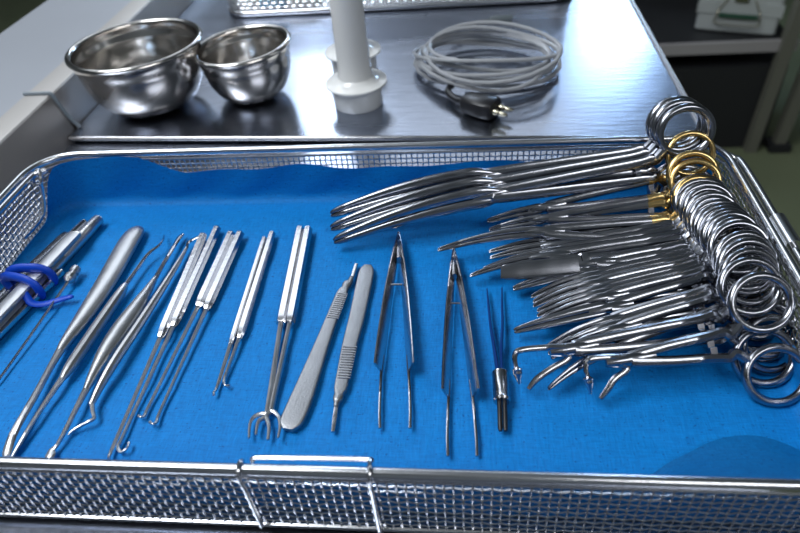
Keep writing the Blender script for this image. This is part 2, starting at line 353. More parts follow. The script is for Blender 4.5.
# hook and upright wire at the far left corner
b = MB(); c = V((BX0 + 0.009, 0.354, 0))
b.sweep(crom([c + V((-0.001, 0.006, 0.050)), c + V((0.003, 0.004, 0.053)), c + V((0.006, 0.000, 0.050)), c + V((0.005, -0.003, 0.046)), c + V((0.000, -0.002, 0.0455)), c + V((-0.003, 0.003, 0.048))], 5), (0.0014, 0.0014), n=8); part(b, 'corner_hook', M['wire'], t)
b = MB(); b.sweep(crom([(BX0 + 0.008, 0.362, 0.048), (BX0 + 0.006, 0.360, 0.036), (BX0 + 0.0045, 0.355, 0.024), (BX0 + 0.0030, 0.348, 0.018), (BX0 + 0.0025, 0.325, 0.018)], 6), (0.0013, 0.0013), n=8, up=(1, 0, 0)); part(b, 'corner_stay', M['wire'], t)
# front: wire bail and two upright stays hooked round the rim
fy = BY0
xa_, xb_ = W(242, 466, ZR).x, W(371, 470, ZR).x
for x, dx in ((xa_, 0.0), (xb_, 0.0)):
    b = MB(); b.sweep(crom([(x, fy + 0.0032, 0.0475), (x, fy + 0.0028, 0.0518), (x, fy, 0.0534), (x, fy - 0.0030, 0.0518), (x + dx, fy - 0.0036, 0.047), (x + dx, fy - 0.0028, 0.040), (x + dx, fy - 0.0024, 0.008)], 5), (0.0010, 0.0010), n=8, up=(1, 0, 0)); part(b, 'front_stay', M['wire'], t)
b = MB(); x0_ = W(252, 461, 0.053).x
b.sweep(crom([(xb_, fy + 0.0004, 0.0540), (xb_ - 0.0005, fy + 0.0032, 0.0535), (xb_ - 0.003, fy + 0.0046, 0.0525), (x0_ + 0.01, fy + 0.0046, 0.0520), (x0_, fy + 0.0044, 0.0515), (x0_ - 0.0006, fy + 0.0035, 0.0500)], 6), (0.0010, 0.0010), n=8); part(b, 'wire_bail', M['wire'], t)
# ------------------------------------------------------------------ blue cloth lining
ZC = 0.0095
def cloth():
    mb = MB(); x0, x1, y0, y1 = BX0 + 0.0028, BX1 - 0.0028, BY0 + 0.0028, BY1 - 0.0028
    base = rrect(x0, x1, y0, y1, 0.028, 14)
    ring = []                                             # densify the straight runs
    for a, c_ in zip(base, base[1:] + base[:1]):
        a, c_ = V((*a, 0)), V((*c_, 0)); k = max(1, int((c_ - a).length / 0.004))
        ring += [a.lerp(c_, i / k) for i in range(k)]
    n = len(ring); cen = V(((x0 + x1) / 2, (y0 + y1) / 2, 0))
    def hgt(p):
        back = 0.0368 + 0.0016 * math.sin(p.x * 46 + 1.0) + 0.0010 * math.sin(p.x * 95)
        if p.x < -0.205: back += 0.0105 * min(1, (-0.205 - p.x) / 0.030)
        if p.y > y1 - 0.004: return back
        if p.x < x0 + 0.02:
            if p.y > y1 - 0.03: f = (p.y - (y1 - 0.03)) / 0.026; f = f * f * (3 - 2 * f); return 0.013 + (back - 0.013) * f
            return 0.013
        if p.y < y0 + 0.004: return 0.040 + 0.002 * math.sin(p.x * 60)
        if p.x > x1 - 0.02 and p.y > y1 - 0.03: return back
        return 0.026 + 0.004 * math.sin(p.y * 70)
    rows = []
    nrm = []
    for i in range(n):
        tt = (ring[(i + 1) % n] - ring[i - 1]).normalized(); nrm.append(V((-tt.y, tt.x, 0)))   # inward
    fil = 0.006
    def wob(p, s=1): return 0.0005 * s * (math.sin(p.x * 130 + p.y * 40) + math.sin(p.y * 170 - p.x * 60) + 0.7 * math.sin(p.x * 61 + 2))
    for k in range(6):
        f = k / 5; rows.append([ring[i] + nrm[i] * (0.0004 + 0.0006 * math.sin(ring[i].x * 120 + f * 3)) + V((0, 0, hgt(ring[i]) * (1 - f) + max(0, min(1, f)) * min(ZC + fil, hgt(ring[i])))) for i in range(n)])
    for k in range(1, 5):
        a = math.pi / 2 * k / 4; rows.append([ring[i] + nrm[i] * (0.0006 + fil * (1 - math.cos(a))) + V((0, 0, ZC + (min(ZC + fil, hgt(ring[i])) - ZC) * (1 - math.sin(a)))) for i in range(n)])
    NR = 30
    for k in range(1, NR + 1):
        f = 1 - k / NR; rows.append([])
        for i in range(n):
            e = rows[9][i]; q = cen + (V((e.x, e.y, 0)) - cen) * f
            # keep the rounded rectangle: shrink both axes by the same distance where possible
            w = min(1, k / 6); rows[-1].append(V((q.x, q.y, ZC + abs(wob(q)) * w * 0.7)))
    vs = [p for r in rows for p in r]; fs = [(j * n + i, j * n + (i + 1) % n, (j + 1) * n + (i + 1) % n, (j + 1) * n + i) for j in range(len(rows) - 1) for i in range(n)]
    mb.add(vs, fs)
    o = mb.build('blue_cloth', M['cloth'], angle=3.0); tag(o, 'blue woven wrapping cloth lining the wire basket under the instruments', 'cloth')
    OR[o.name] = V(o.location); return o
cl = cloth()
# folded-back corner of the cloth at the near right
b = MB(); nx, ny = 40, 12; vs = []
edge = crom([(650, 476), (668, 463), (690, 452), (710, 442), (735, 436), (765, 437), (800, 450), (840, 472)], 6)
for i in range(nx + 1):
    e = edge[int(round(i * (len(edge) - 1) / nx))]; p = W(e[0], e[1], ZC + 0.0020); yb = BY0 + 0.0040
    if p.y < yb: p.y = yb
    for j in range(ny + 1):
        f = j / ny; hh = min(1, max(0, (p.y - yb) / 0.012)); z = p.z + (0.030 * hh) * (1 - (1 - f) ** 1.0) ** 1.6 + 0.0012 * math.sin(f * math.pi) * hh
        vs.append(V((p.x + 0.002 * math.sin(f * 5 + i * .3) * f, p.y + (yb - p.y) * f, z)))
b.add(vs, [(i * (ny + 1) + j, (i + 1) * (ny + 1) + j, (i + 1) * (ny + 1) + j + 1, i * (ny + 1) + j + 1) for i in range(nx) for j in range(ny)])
fo = part(b, 'folded_corner', M['cloth_dark'], cl, angle=3.0); fo['label'] = 'darker blue cloth corner folded back'
ZI = ZC + 0.0016   # cloth surface under instruments
# ------------------------------------------------------------------ instruments on the left and middle
def hook_tool(name, label, cat, group, handle, shaft, hz=0.003, flat=None, shaft_n=8, hn=6, mat_='steel', hflat=True, tip=None):
    p = V(handle[len(handle) // 2][:3]); t = thing(name, (p.x, p.y, ZC), label, cat, group)
    b = MB(); rod(b, handle, 4, n=hn); part(b, 'handle', M[mat_], t, angle=0.5)
    b = MB(); rod(b, shaft, 6, n=shaft_n); part(b, 'shaft', M['satin'], t)
    if tip: 
        b = MB(); rod(b, tip, 6, n=8); part(b, 'tip', M['steel'], t)
    return t
z0 = ZI
# large blunt elevator with a broad flat handle
hook_tool('periosteal_elevator', 'steel elevator with the broadest smooth paddle handle, tapering to a bent blade', 'instrument', None,
  [K(138, 227, z0 + .003, .0014, .0012), K(136, 231, z0 + .0035, .0062, .0028), K(128, 243, z0 + .0035, .0076, .0033), K(106, 282, z0 + .0035, .0070, .0035), K(84, 316, z0 + .0035, .0055, .0033), K(67, 340, z0 + .0035, .0036, .0028), K(60, 351, z0 + .0035, .0024, .0022)],
  [K(61, 349, z0 + .0035, .0024, .0022), K(50, 368, z0 + .0035, .0018, .0018), K(36, 394, z0 + .004, .0018, .0018), K(22, 418, z0 + .005, .0020, .0016), K(12, 437, z0 + .0045, .0024, .0013), K(7, 452, z0 + .003, .0024, .0009), K(5, 458, z0 + .002, .0016, .0006)], hn=16, mat_='satin')
hook_tool('dental_explorer', 'slim double-ended probe with a ribbed round handle beside the broad paddle handle', 'instrument', None,
  [K(126, 284, z0 + .004, .0015), K(123, 289, z0 + .004, .0026), K(117, 298, z0 + .004, .0032), K(95, 330, z0 + .004, .0035), K(74, 361, z0 + .004, .0033), K(66, 373, z0 + .004, .0026), K(62, 379, z0 + .004, .0016)],
  [K(63, 377, z0 + .004, .0017), K(50, 396, z0 + .0035, .0014), K(34, 420, z0 + .003, .0012), K(20, 443, z0 + .002, .0012, .001), K(9, 462, z0 + .0014, .0007)], hn=12, mat_='satin',
  tip=[K(125, 286, z0 + .004, .0014), K(137, 269, z0 + .004, .0011), K(148, 254, z0 + .005, .0010), K(158, 246, z0 + .006, .0008), K(163, 240, z0 + .005, .0006), K(164, 235, z0 + .002, .0004)])
hook_tool('bone_curette', 'spindle-handled curette with a dark blade at top and a small looped spoon below', 'instrument', None,
  [K(156, 277, z0 + .004, .0014), K(148, 290, z0 + .004, .0028), K(137, 306, z0 + .0045, .0046, .0036), K(122, 327, z0 + .0045, .0056, .0040), K(107, 350, z0 + .0045, .0050, .0038), K(95, 372, z0 + .004, .0032, .003), K(86, 390, z0 + .004, .0018)],
  [K(87, 388, z0 + .004, .0018), K(76, 409, z0 + .004, .0014), K(66, 429, z0 + .003, .0012), K(57, 445, z0 + .002, .0010), K(52, 450, z0 + .0018, .0018, .0006), K(50, 456, z0 + .0016, .0024, .0008), K(49, 460, z0 + .0015, .0010, .0005)], hn=14, mat_='satin',
  tip=[K(155, 279, z0 + .004, .0015), K(164, 263, z0 + .004, .0013), K(173, 248, z0 + .0035, .0014, .0010), K(179, 238, z0 + .003, .0018, .0007), K(183, 234, z0 + .0025, .0010, .0005)])
hook_tool('double_ended_scaler', 'thin double-ended scaler with right-angle hooked top tip, crossing the spindle-handled curette', 'instrument', None,
  [K(187, 247, z0 + .003, .0010), K(178, 263, z0 + .0035, .0016), K(160, 292, z0 + .004, .0022), K(138, 326, z0 + .005, .0026), K(116, 359, z0 + .006, .0026), K(102, 383, z0 + .005, .0022), K(91, 405, z0 + .004, .0014)],
  [K(92, 403, z0 + .004, .0014), K(93, 412, z0 + .0035, .0011), K(94, 418, z0 + .003, .0010), K(88, 422, z0 + .003, .0010), K(80, 426, z0 + .002, .0010), K(72, 431, z0 + .0015, .0008), K(68, 435, z0 + .001, .0005)], hn=10, mat_='satin',
  tip=[K(187, 248, z0 + .003, .0010), K(188, 243, z0 + .0035, .0010), K(192, 240, z0 + .004, .0009), K(199, 237, z0 + .003, .0008), K(201, 239, z0 + .002, .0005)])
# hexagonal-handled hooks
G = 'slim hooks laid in touching pairs'
def hooked(label, top, bot, end, hook, a=.0030, base=z0, k='skin_hook'):
    hz = base + a
    dx, dy = (bot[0] - top[0]), (bot[1] - top[1])
    H = [K(top[0], top[1], hz, a * .85), K(top[0] + dx * .04, top[1] + dy * .04, hz, a), K(top[0] + dx * .5, top[1] + dy * .5, hz, a), K(top[0] + dx * .9, top[1] + dy * .9, hz, a), K(bot[0], bot[1], hz, a * .55)]
    S = [K(bot[0] - dx * .02, bot[1] - dy * .02, hz, .0013), K(bot[0] + (end[0] - bot[0]) * .5, bot[1] + (end[1] - bot[1]) * .5, base + .0020, .0010)] + [K(*q, base + .0014 + (.0012 if i == len(hook) - 1 else 0), .0009 - .0003 * (i == len(hook) - 1)) for i, q in enumerate([end] + hook)]
    return hook_tool(k, label, 'instrument', G, H, S, hn=6)
hooked('hexagonal handled hook, left of the longest pair, ending in a nearly straight tip', (203, 236), (160, 338), (112, 449), [(109, 456), (109, 459)])
hooked('hexagonal handled hook, right of the longest pair, with a curled tip', (217, 229), (173, 327), (123, 436), [(118, 446), (121, 452), (127, 448), (129, 443)])
hooked('hexagonal handled hook, left of the middle pair, with a tiny side point', (231, 234), (198, 307), (148, 408), [(145, 415), (141, 417), (139, 416)])
hooked('hexagonal handled hook, right of the middle pair, tip turned left', (240, 234), (206, 310), (160, 412), [(157, 421), (153, 424), (150, 422)])
hooked('thinnest hook, left of the short pair, its handle pencil slim', (264, 239), (230, 346), (217, 387), [(214, 392), (214, 395)], a=.0019)
hooked('slim round hook, right of the short pair, shaft kinked above its curl', (272, 234), (239, 339), (227, 371), [(224, 380), (225, 385), (229, 386)], a=.0026)
# two-pronged rakes
for lab, tx, bx, ex, prongs in (
  ('two-pronged rake retractor, left of the crossed pair', (300, 229), (281, 323), (267, 414), [[(261, 414), (254, 417), (250, 424), (249, 438)], [(267, 419), (269, 427), (268, 440)]]),
  ('two-pronged rake retractor, right of the crossed pair', (308, 229), (290, 323), (271, 411), [[(265, 417), (259, 421), (257, 427), (256, 435)], [(275, 413), (279, 418), (280, 427), (278, 438)]])):
    hz = z0 + .0033; a = .0032
    dx, dy = bx[0] - tx[0], bx[1] - tx[1]
    t = hook_tool('rake_retractor', lab, 'instrument', G, [K(tx[0], tx[1], hz, a * .9), K(tx[0] + dx * .05, tx[1] + dy * .05, hz, a), K(tx[0] + dx * .5, tx[1] + dy * .5, hz, a), K(tx[0] + dx * .95, tx[1] + dy * .95, hz, a), K(bx[0], bx[1], hz, a * .7)],
      [K(bx[0], bx[1] - 1, hz, .0015), K((bx[0] + ex[0]) / 2, (bx[1] + ex[1]) / 2, hz - .0005, .0015), K(ex[0], ex[1], z0 + .002, .0015)], hn=6)
    for pr_ in prongs:
        b = MB(); rod(b, [K(ex[0], ex[1], z0 + .002, .0014)] + [K(*q, z0 + .0020 + .0002 * i, .0012 - .0002 * i) for i, q in enumerate(pr_)], 5, n=8); part(b, 'prong', M['satin'], t)
# scalpel handles
def scalpel(label, keys, neck, tip, ribs, zc):
    p = V(keys[len(keys) // 2][:3]); t = thing('scalpel_handle', (p.x, p.y, ZC), label, 'scalpel handle', 'bladeless scalpel handles')
    b = MB(); rod(b, keys, 6, n=20, sq=.28); part(b, 'grip', M['scalpel'], t, angle=0.45)
    b = MB(); rod(b, neck, 4, n=12, sq=.6); part(b, 'neck', M['scalpel'], t)
    b = MB(); rod(b, tip, 3, n=8, sq=.5); part(b, 'blade_fitting', M['steel'], t, angle=.6)
    b = MB(); (x0, y0), (x1, y1), wd_ = ribs
    A, B = W(x0, y0, zc + .0015), W(x1, y1, zc + .0015); d = (B - A).normalized(); sd = d.cross(V((0, 0, 1))).normalized(); n = 13
    for i in range(n):
        c = A.lerp(B, i / (n - 1)); w2 = wd_[0] + (wd_[1] - wd_[0]) * i / (n - 1); b.sweep([c - sd * w2, c + sd * w2], (.0005, .0006), n=6)
    part(b, 'grip_ridges', M['scalpel'], t)
zc = z0 + .0016
scalpel('flat scalpel handle with its broad round end nearest the viewer', 
  [K(345, 289, zc, .0022, .0016), K(342, 294, zc, .0032, .0016), K(335, 311, zc, .0034, .0016), K(322, 345, zc, .0042, .0016), K(307, 385, zc, .0056, .0016), K(297, 410, zc, .0062, .0016), K(291, 423, zc, .0056, .0015), K(288, 430, zc, .0026, .0012)],
  [K(345, 289, zc, .0023, .0015), K(347.5, 284, zc, .0029, .0016), K(350, 282, zc, .0019, .0014), K(352, 277, zc, .0012, .0012)],
  [K(352, 279, zc, .0011, .0008), K(354, 272, zc, .0012, .0008), K(356.5, 264, zc, .0011, .0007)], ((343, 294), (333, 318), (.0030, .0034)), zc)
scalpel('flat scalpel handle with its round end pointing away from the viewer',
  [K(368, 266, zc, .0022, .0013), K(367, 270, zc, .0042, .0015), K(365, 280, zc, .0049, .0016), K(357, 318, zc, .0046, .0016), K(350, 345, zc, .0042, .0016), K(344, 372, zc, .0036, .0016), K(341, 388, zc, .0034, .0016), K(339, 395, zc, .0022, .0015)],
  [K(339, 394, zc, .0024, .0015), K(338, 399, zc, .0026, .0016), K(337, 402, zc, .0017, .0014), K(336, 407, zc, .0012, .0012)],
  [K(336.5, 405, zc, .0011, .0008), K(335, 417, zc, .0013, .0008), K(333, 432, zc, .0010, .0007)], ((350, 347), (344, 378), (.0040, .0034)), zc)
# tissue forceps, lying on edge
def tweezers(label, apex, Lmid, Ltip, Rmid, Rtip, z=ZI):
    zc = z + .0048
    p = W(*apex, zc); t = thing('dissecting_forceps', (p.x, p.y, ZC), label, 'forceps', 'thumb forceps standing on edge')
    for mid, tip in ((Lmid, Ltip), (Rmid, Rtip)):
        m_ = W(*mid, z + .002); e = W(*tip, z + .002); a = W(*apex, z + .003)
        b = MB(); keys = []
        def P_(f):  # bowed arm
            q = a.lerp(m_, f); s = (m_ - a).cross(V((0, 0, 1))).normalized(); sg = -1 if mid is Rmid else 1
            return q + s * (.0007 * sg * math.sin(math.pi * min(1, f)) ** 1.0)
        for f, hb in ((0, .0016), (.06, .0022), (.14, .0030), (.3, .0040), (.5, .0047), (.75, .0050), (.94, .0050), (1.0, .0048)):
            q = P_(f); keys.append((q.x, q.y, z + .0052, .0006, hb))
        sd_ = (m_ - a).cross(V((0, 0, 1))).normalized() * (-.42 if mid is Rmid else .42)
        rod(b, keys, 5, n=12, sq=.35, up=(sd_.x, sd_.y, 1))
        k2 = []; m3 = P_(.90) - sd_ * .0030
        for q, hb in ((m3, .0012), (m_ - sd_ * .0030, .0014), (m_.lerp(e, .3) - sd_ * .0015, .0011), (m_.lerp(e, .7), .0010), (e, .0006)): k2.append((q.x, q.y, z + .0018, .0008, hb))
        rod(b, k2, 5, n=8, sq=.8); part(b, 'arm', M['steel'], t, angle=.8)
    b = MB(); a = W(apex[0], apex[1] - 1, z + .003); c = W(apex[0] + .5, apex[1] + 26, z + .003)
    b.sweep([(a.x, a.y, z + .0052), (c.x, c.y, z + .0052)], [(.0011, .0016), (.0016, .0028)], n=8, sq=.6); part(b, 'spring_joint', M['steel'], t)
    b = MB(); b.sweep([(c.x - .0035, c.y - .022, z + .005), (c.x + .0035, c.y - .022, z + .005)], (.0006, .0006), n=6); part(b, 'guide_pin', M['steel'], t)
tweezers('dissecting forceps with fine tips, leftmost of the two pairs standing on edge', (399, 237), (379, 372), (380, 428), (411, 372), (410, 428))
tweezers('longer dissecting forceps left of the blue-armed tip, standing on edge', (454, 254), (446, 398), (448, 456), (475, 398), (477, 456))
# bipolar forceps tip
t = thing('bipolar_forceps', tuple(W(501, 380, ZC)), 'short forceps with dark blue arms, bright metal collar and black prongs', 'forceps')
zc = ZI + .0046
for sg, top in ((-1, (487, 289)), (1, (502, 288))):
    b = MB(); rod(b, [K(top[0], top[1], ZI + .0022, .0004, .0008), K(top[0] + 1.5 * (sg < 0), 305, ZI + .0028, .0007, .0014), K(496.5 + sg * 6.0, 325, ZI + .0038, .0008, .0022), K(498 + sg * 3.5, 350, zc, .0010, .0030), K(500 + sg * 2, 374, zc, .0012, .0030)], 5, n=8)
    part(b, 'arm', M['blue_insul'], t)
b = MB(); A, B = W(500, 372, zc), W(502, 402, zc)
b.sweep([A, A.lerp(B, .06), A.lerp(B, .1), A.lerp(B, .5), A.lerp(B, .9), A.lerp(B, .94), B], [.0036, .0043, .0041, .0041, .0041, .0044, .0037], n=24); part(b, 'collar', M['steel'], t)
for s in (-1, 1):
    b = MB(); A, B = W(502 + s * 2.6, 400, zc), W(503 + s * 2.6, 431, zc - .002); b.sweep([A, A.lerp(B, .9), B], [.0012, .0012, .0008], n=10); part(b, 'prong', M['black'], t)
# bundle tied with a blue band
GB = 'instruments bound in the blue band'
bundle = [('round_rod', 'knurled round rod in the blue band, rightmost of the bundle', (98, 220), (45, 277), (-32, 360), .0042, .0042, z0 + .0042, 'satin', 14, 1.0),
 ('flat_retractor', 'broad flat steel bar in the blue band, left of the knurled rod', (75, 234), (32, 279), (-42, 358), .0046, .0018, z0 + .0105, 'satin', 10, .5),
 ('probe_rod', 'thin rod in the blue band, behind and between the flat bar and knurled rod', (84, 222), (36, 268), (-40, 344), .0022, .0022, z0 + .0060, 'dark_steel', 10, 1.0),
 ('flat_lever', 'narrow flat lever in the blue band, leftmost of the bundle', (67, 234), (20, 278), (-48, 340), .0034, .0018, z0 + .0022, 'dark_steel', 10, .5),
 ('ribbed_lever', 'ribbed steel lever low in the blue band, emerging below the flat bar', (60, 272), (30, 302), (-40, 372), .0032, .0024, z0 + .0032, 'steel', 10, .7)]
for nm, lab, a, m_, e, ra, rb, z, mt, n, sq in bundle:
    p = W(*m_, ZC); t = thing(nm, (p.x, p.y, ZC), lab, 'instrument', GB)
    A, Bp, C_ = W(*a, z), W(*m_, z), W(*e, z); C_ = A + (Bp - A).normalized() * .17 if nm != 'ribbed_lever' else A + (Bp - A).normalized() * .13
    # stay inside the basket
    d = (C_ - A).normalized(); lim = (BX0 + .012 - A.x) / d.x; Ln = min((C_ - A).length, lim)
    ks = []
    for f, s in ((0, .6), (.02, 1), (.3, 1), (.6, .95), (.93, .8), (1, .45)):
        q = A + d * (Ln * f); ks.append((q.x, q.y, z, ra * s, rb * s))
    b = MB(); rod(b, ks, 4, n=n, sq=sq); part(b, 'shaft', M[mt], t, angle=.6)
    if nm == 'round_rod':
        b = MB()
        for i in range(26):
            q = A + d * (.012 + i * .0012); b.lathe([(ra * 1.0, -.0003), (ra * 1.05, 0), (ra * 1.0, .0003)], 14, (q.x, q.y, z), d.to_track_quat('Z', 'Y').to_matrix())
        part(b, 'knurling', M['satin'], t)
# the blue band
t = thing('rubber_band', tuple(W(32, 285, ZC)), 'bright blue rubber band wound round the bundle at the left', 'band')
ax = (W(45, 277, .02) - W(98, 220, .02)).normalized(); sdv = ax.cross(V((0, 0, 1))).normalized(); cc = W(28, 283, z0 + .0062)
for off, tw, rr in ((-.0045, .25, 1.0), (.0045, -.15, 1.03)):
    b = MB(); pts = []
    for i in range(40):
        a = 2 * math.pi * i / 40; ca, sa = math.cos(a), math.sin(a)
        q = cc + ax * off + ax * (tw * .012 * ca) + sdv * (.0132 * rr * math.copysign(abs(ca) ** .8, ca)) + V((0, 0, .0078 * math.copysign(abs(sa) ** .8, sa) + .0012))
        if q.z < ZI + .0016: q.z = ZI + .0016
        pts.append(q)
    b.sweep(pts, (.0034, .0022), n=10, up=ax, closed=True); part(b, 'loop', M['band'], t)
b = MB(); rod(b, [K(24, 293, z0 + .010, .0024, .0016), K(32, 303, z0 + .005, .0024, .0015), K(44, 304, z0 + .003, .0024, .0013), K(58, 300, z0 + .003, .0022, .0012), K(70, 297, z0 + .004, .0018, .0012), K(73, 297, z0 + .004, .0009, .0008)], 5, n=10); part(b, 'tail', M['band'], t)
# cannula with hub
t = thing('suction_cannula', tuple(W(60, 292, ZC)), 'thin needle cannula with a small knurled hub, right of the bundled instruments', 'cannula')
b = MB(); rod(b, [K(69, 280, z0 + .004, .0009), K(40, 322, z0 + .0025, .0008), K(0, 378, z0 + .001, .0007), K(-18, 402, z0 + .001, .0005)], 4, n=8); part(b, 'tube', M['steel'], t)
b = MB(); A, B = W(77, 268, z0 + .0045), W(67, 282, z0 + .004)
b.sweep([A, A.lerp(B, .1), A.lerp(B, .35), A.lerp(B, .38), A.lerp(B, .5), A.lerp(B, .55), A.lerp(B, .8), A.lerp(B, 1)], [.0028, .0032, .0032, .0024, .0024, .0036, .0036, .0016], n=12); part(b, 'hub', M['satin'], t, angle=.5)
# ------------------------------------------------------------------ ring-handled clamps
def clamp(name, label, cat, group, ring, zr, tip, zt, tilt, sep=.035, ru=.0140, rv=.0125, wr=.0021, bend=0.004, jl=.36, jw=.0030, jt=.0017, sw=.0025, gold=False, opened=0.0, special=None, mt='dark_steel'):
    R1 = W(*ring, zr); T = W(*tip, zt); Mc = R1.copy()
    for _ in range(6):
        u0 = (T - Mc).normalized(); hz = u0.cross(V((0, 0, 1))).normalized()
        if hz.y > 0: hz = -hz                      # towards the viewer
        dn = u0.cross(hz); dn = dn if dn.z < 0 else -dn
        w = hz * math.cos(math.radians(tilt)) + dn * math.sin(math.radians(tilt))
        Mc = R1 + w * (sep / 2)
        if _ < 5: pass
    Lc = (T - Mc).length; dl = math.asin(min(.5, bend / Lc))
    v0 = -w; n0 = u0.cross(v0).normalized()
    u = (u0 * math.cos(dl) + v0 * math.sin(dl)).normalized(); v = n0.cross(u).normalized(); Lx = Lc * math.cos(dl)
    t = thing(name, (0, 0, 0), label, cat, group)
    t.matrix_world = Matrix(((u.x, v.x, n0.x, Mc.x), (u.y, v.y, n0.y, Mc.y), (u.z, v.z, n0.z, Mc.z), (0, 0, 0, 1))); OR[t.name] = V((0, 0, 0))
    N = V((0, 0, 1)); uj = Lx * (1 - jl); h = sep / 2
    ringm = M['gold'] if gold else M[mt]
    for s in (1, -1):
        zo = s * .0006                              # the two halves lie one over the other
        b = MB()
        ks = [(ru * .80, s * (h - rv * .62), zo, sw * .95, wr), (ru * 1.18, s * (h - rv * 1.0), zo, sw, wr * 1.0), (ru * 1.42, s * max(.0062, h - rv * 1.30), zo, sw * 1.05, wr), (ru * 2.0, s * .0052, zo, sw, wr),
              (ru * 2.0 + (uj - ru * 2) * .5, s * .0036, zo, sw * 1.05, wr * .95), (uj - .006, s * .0019, zo, sw * 1.15, wr), (uj, s * .0008, zo, sw * 1.2, wr)]
        if opened: ks = [(k[0], k[1] + s * opened * (1 - k[0] / uj), *k[2:]) for k in ks]
        nb = len(ks)
        if gold:
            cut = 4; b2 = MB(); rod(b2, ks[:cut + 1][:4] , 5, n=8, up=N); rod(b, ks[3:], 5, n=8, up=N)
        else:
            rod(b, ks, 5, n=8, up=N)
        arm = part(b, 'handle_arm', M[mt], t)
        if gold: g_ = part(b2, 'gold_shank', M['gold'], arm); g_['label'] = 'gold plated end of the shank'
        b = MB(); b.sweep([V((ru * math.cos(a), s * (h + opened) + rv * math.sin(a), zo)) for a in [2 * math.pi * i / 36 for i in range(36)]], (wr * .95, wr * 1.05), n=10, up=N, closed=True)
        r_ = part(b, 'finger_ring', ringm, arm)
        if gold: r_['label'] = 'gold plated finger ring'
        b = MB(); b.box((ru * 1.9, s * .0026, zo * 1.6), (.0032, .0050, .0010)); part(b, 'ratchet', M[mt], arm, smooth=False)
    b = MB(); rod(b, [(uj - .012, 0, 0, sw * 1.2, wr * .7), (uj - .006, 0, 0, sw * 1.36, wr * 1.0), (uj + .005, 0, 0, sw * 1.30, wr * 1.0), (uj + .012, 0, 0, jw * .8, wr * .7)], 3, n=12, up=N); j = part(b, 'box_joint', M[mt], t, angle=.6)
    b = MB(); b.lathe([(.0012, 0), (.0012, .0004), (.0006, .0007)], 12, (uj, 0, wr * 1.0)); part(b, 'rivet', M['steel'], j)
    if special == 'hook':
        # allis-like: upper jaw straight out with a dropped ball, lower jaw an arch with an open gap
        b = MB(); rod(b, [(uj + .003, .0008, 0, sw, wr), (uj + (Lx - uj) * .5, .0025, 0, .0017, .0015), (Lx - .003, .0030, 0, .0016, .0014), (Lx, .0018, 0, .0015, .0014), (Lx + .0010, -.0015, 0, .0013, .0013), (Lx + .0006, -.0062, 0, .0011, .0011)], 5, n=8, up=N); jj = part(b, 'jaw', M['steel'], t)
        b = MB(); R_ = Matrix(((1, 0, 0), (0, 0, 1), (0, -1, 0))); b.lathe([(.0004, -.0135), (.0022, -.0085), (.0024, -.0078), (.0022, -.0068), (.0026, -.0060), (.0012, -.0050)], 12, (Lx + .0006, 0, 0), Matrix(((1, 0, 0), (0, 0, 1), (0, 1, 0)))); part(b, 'ball_tip', M['steel'], jj)
        b = MB(); rod(b, [(uj + .006, -.0010, 0, sw, wr), (uj + (Lx - uj) * .12, -.0030, 0, .0016, .0014), (uj + (Lx - uj) * .16, -.0052, 0, .0018, .0014), (uj + (Lx - uj) * .45, -.0085, 0, .0018, .0014), (Lx - .008, -.0125, 0, .0017, .0013), (Lx - .0035, -.0165, 0, .0011, .0010)], 5, n=8, up=N); part(b, 'jaw', M['steel'], t)
    elif special == 'broad':
        b = MB(); rod(b, [(uj + .002, .0004, 0, .0030, .0018), (uj + .004, .0004, .0004, .0062, .0022), (uj + .0075, .0002, .0004, .0064, .0022), (uj + .010, 0, 0, .0056, .0014), (uj + (Lx - uj) * .6, 0, 0, .0054, .0012), (Lx - .003, 0, 0, .0048, .0010), (Lx, 0, 0, .0036, .0008)], 3, n=12, up=N, sq=.35); part(b, 'jaw', M[mt], t, angle=.5)
        b = MB(); rod(b, [(uj + .010, -.0003, -.0022, .0046, .0009), (Lx - .002, -.0003, -.0022, .0040, .0009), (Lx - .001, 0, -.0022, .0030, .0007)], 3, n=12, up=N, sq=.35); part(b, 'jaw', M[mt], t, angle=.5)
    else:
        for s in (1, -1):
            b = MB(); ks = []
            for f, wf in ((-.12, .35), (-.05, .75), (.03, 1.0), (.14, 1.0), (.35, .95), (.6, .8), (.85, .58), (.97, .42), (1.0, .22)):
                uu = uj + .004 + (Lx - uj - .004) * f; vv = -bend * max(0, f) ** 1.8 + s * jw * .50 * wf
                ks.append((uu, vv, 0, jw * .50 * wf, jt * (.45 + .55 * wf)))
            rod(b, ks, 4, n=12, up=N, sq=.62); part(b, 'jaw', M[mt], t)
            if special == 'serrated' and s > 0: pass
    return t
A_ = 'long curved clamps at the back'
for i, (rg, tp) in enumerate((((674, 124), (331, 214)), ((678, 127), (331, 228)), ((684, 132), (334, 241)))):
    clamp('intestinal_clamp', ['long curved clamp at the back, topmost of the three big blades', 'long curved clamp at the back, middle of the three big blades', 'long curved clamp at the back, lowest of the three big blades with a jaw slot'][i], 'clamp', A_, rg, .066, tp, z0 + .013 - .003 * i, 66,
          sep=.040, ru=.0160, rv=.0145, wr=.0028, bend=.013, jl=.46, jw=.0072, jt=.0030, sw=.0034)
B_ = 'gold-ringed needle holders'
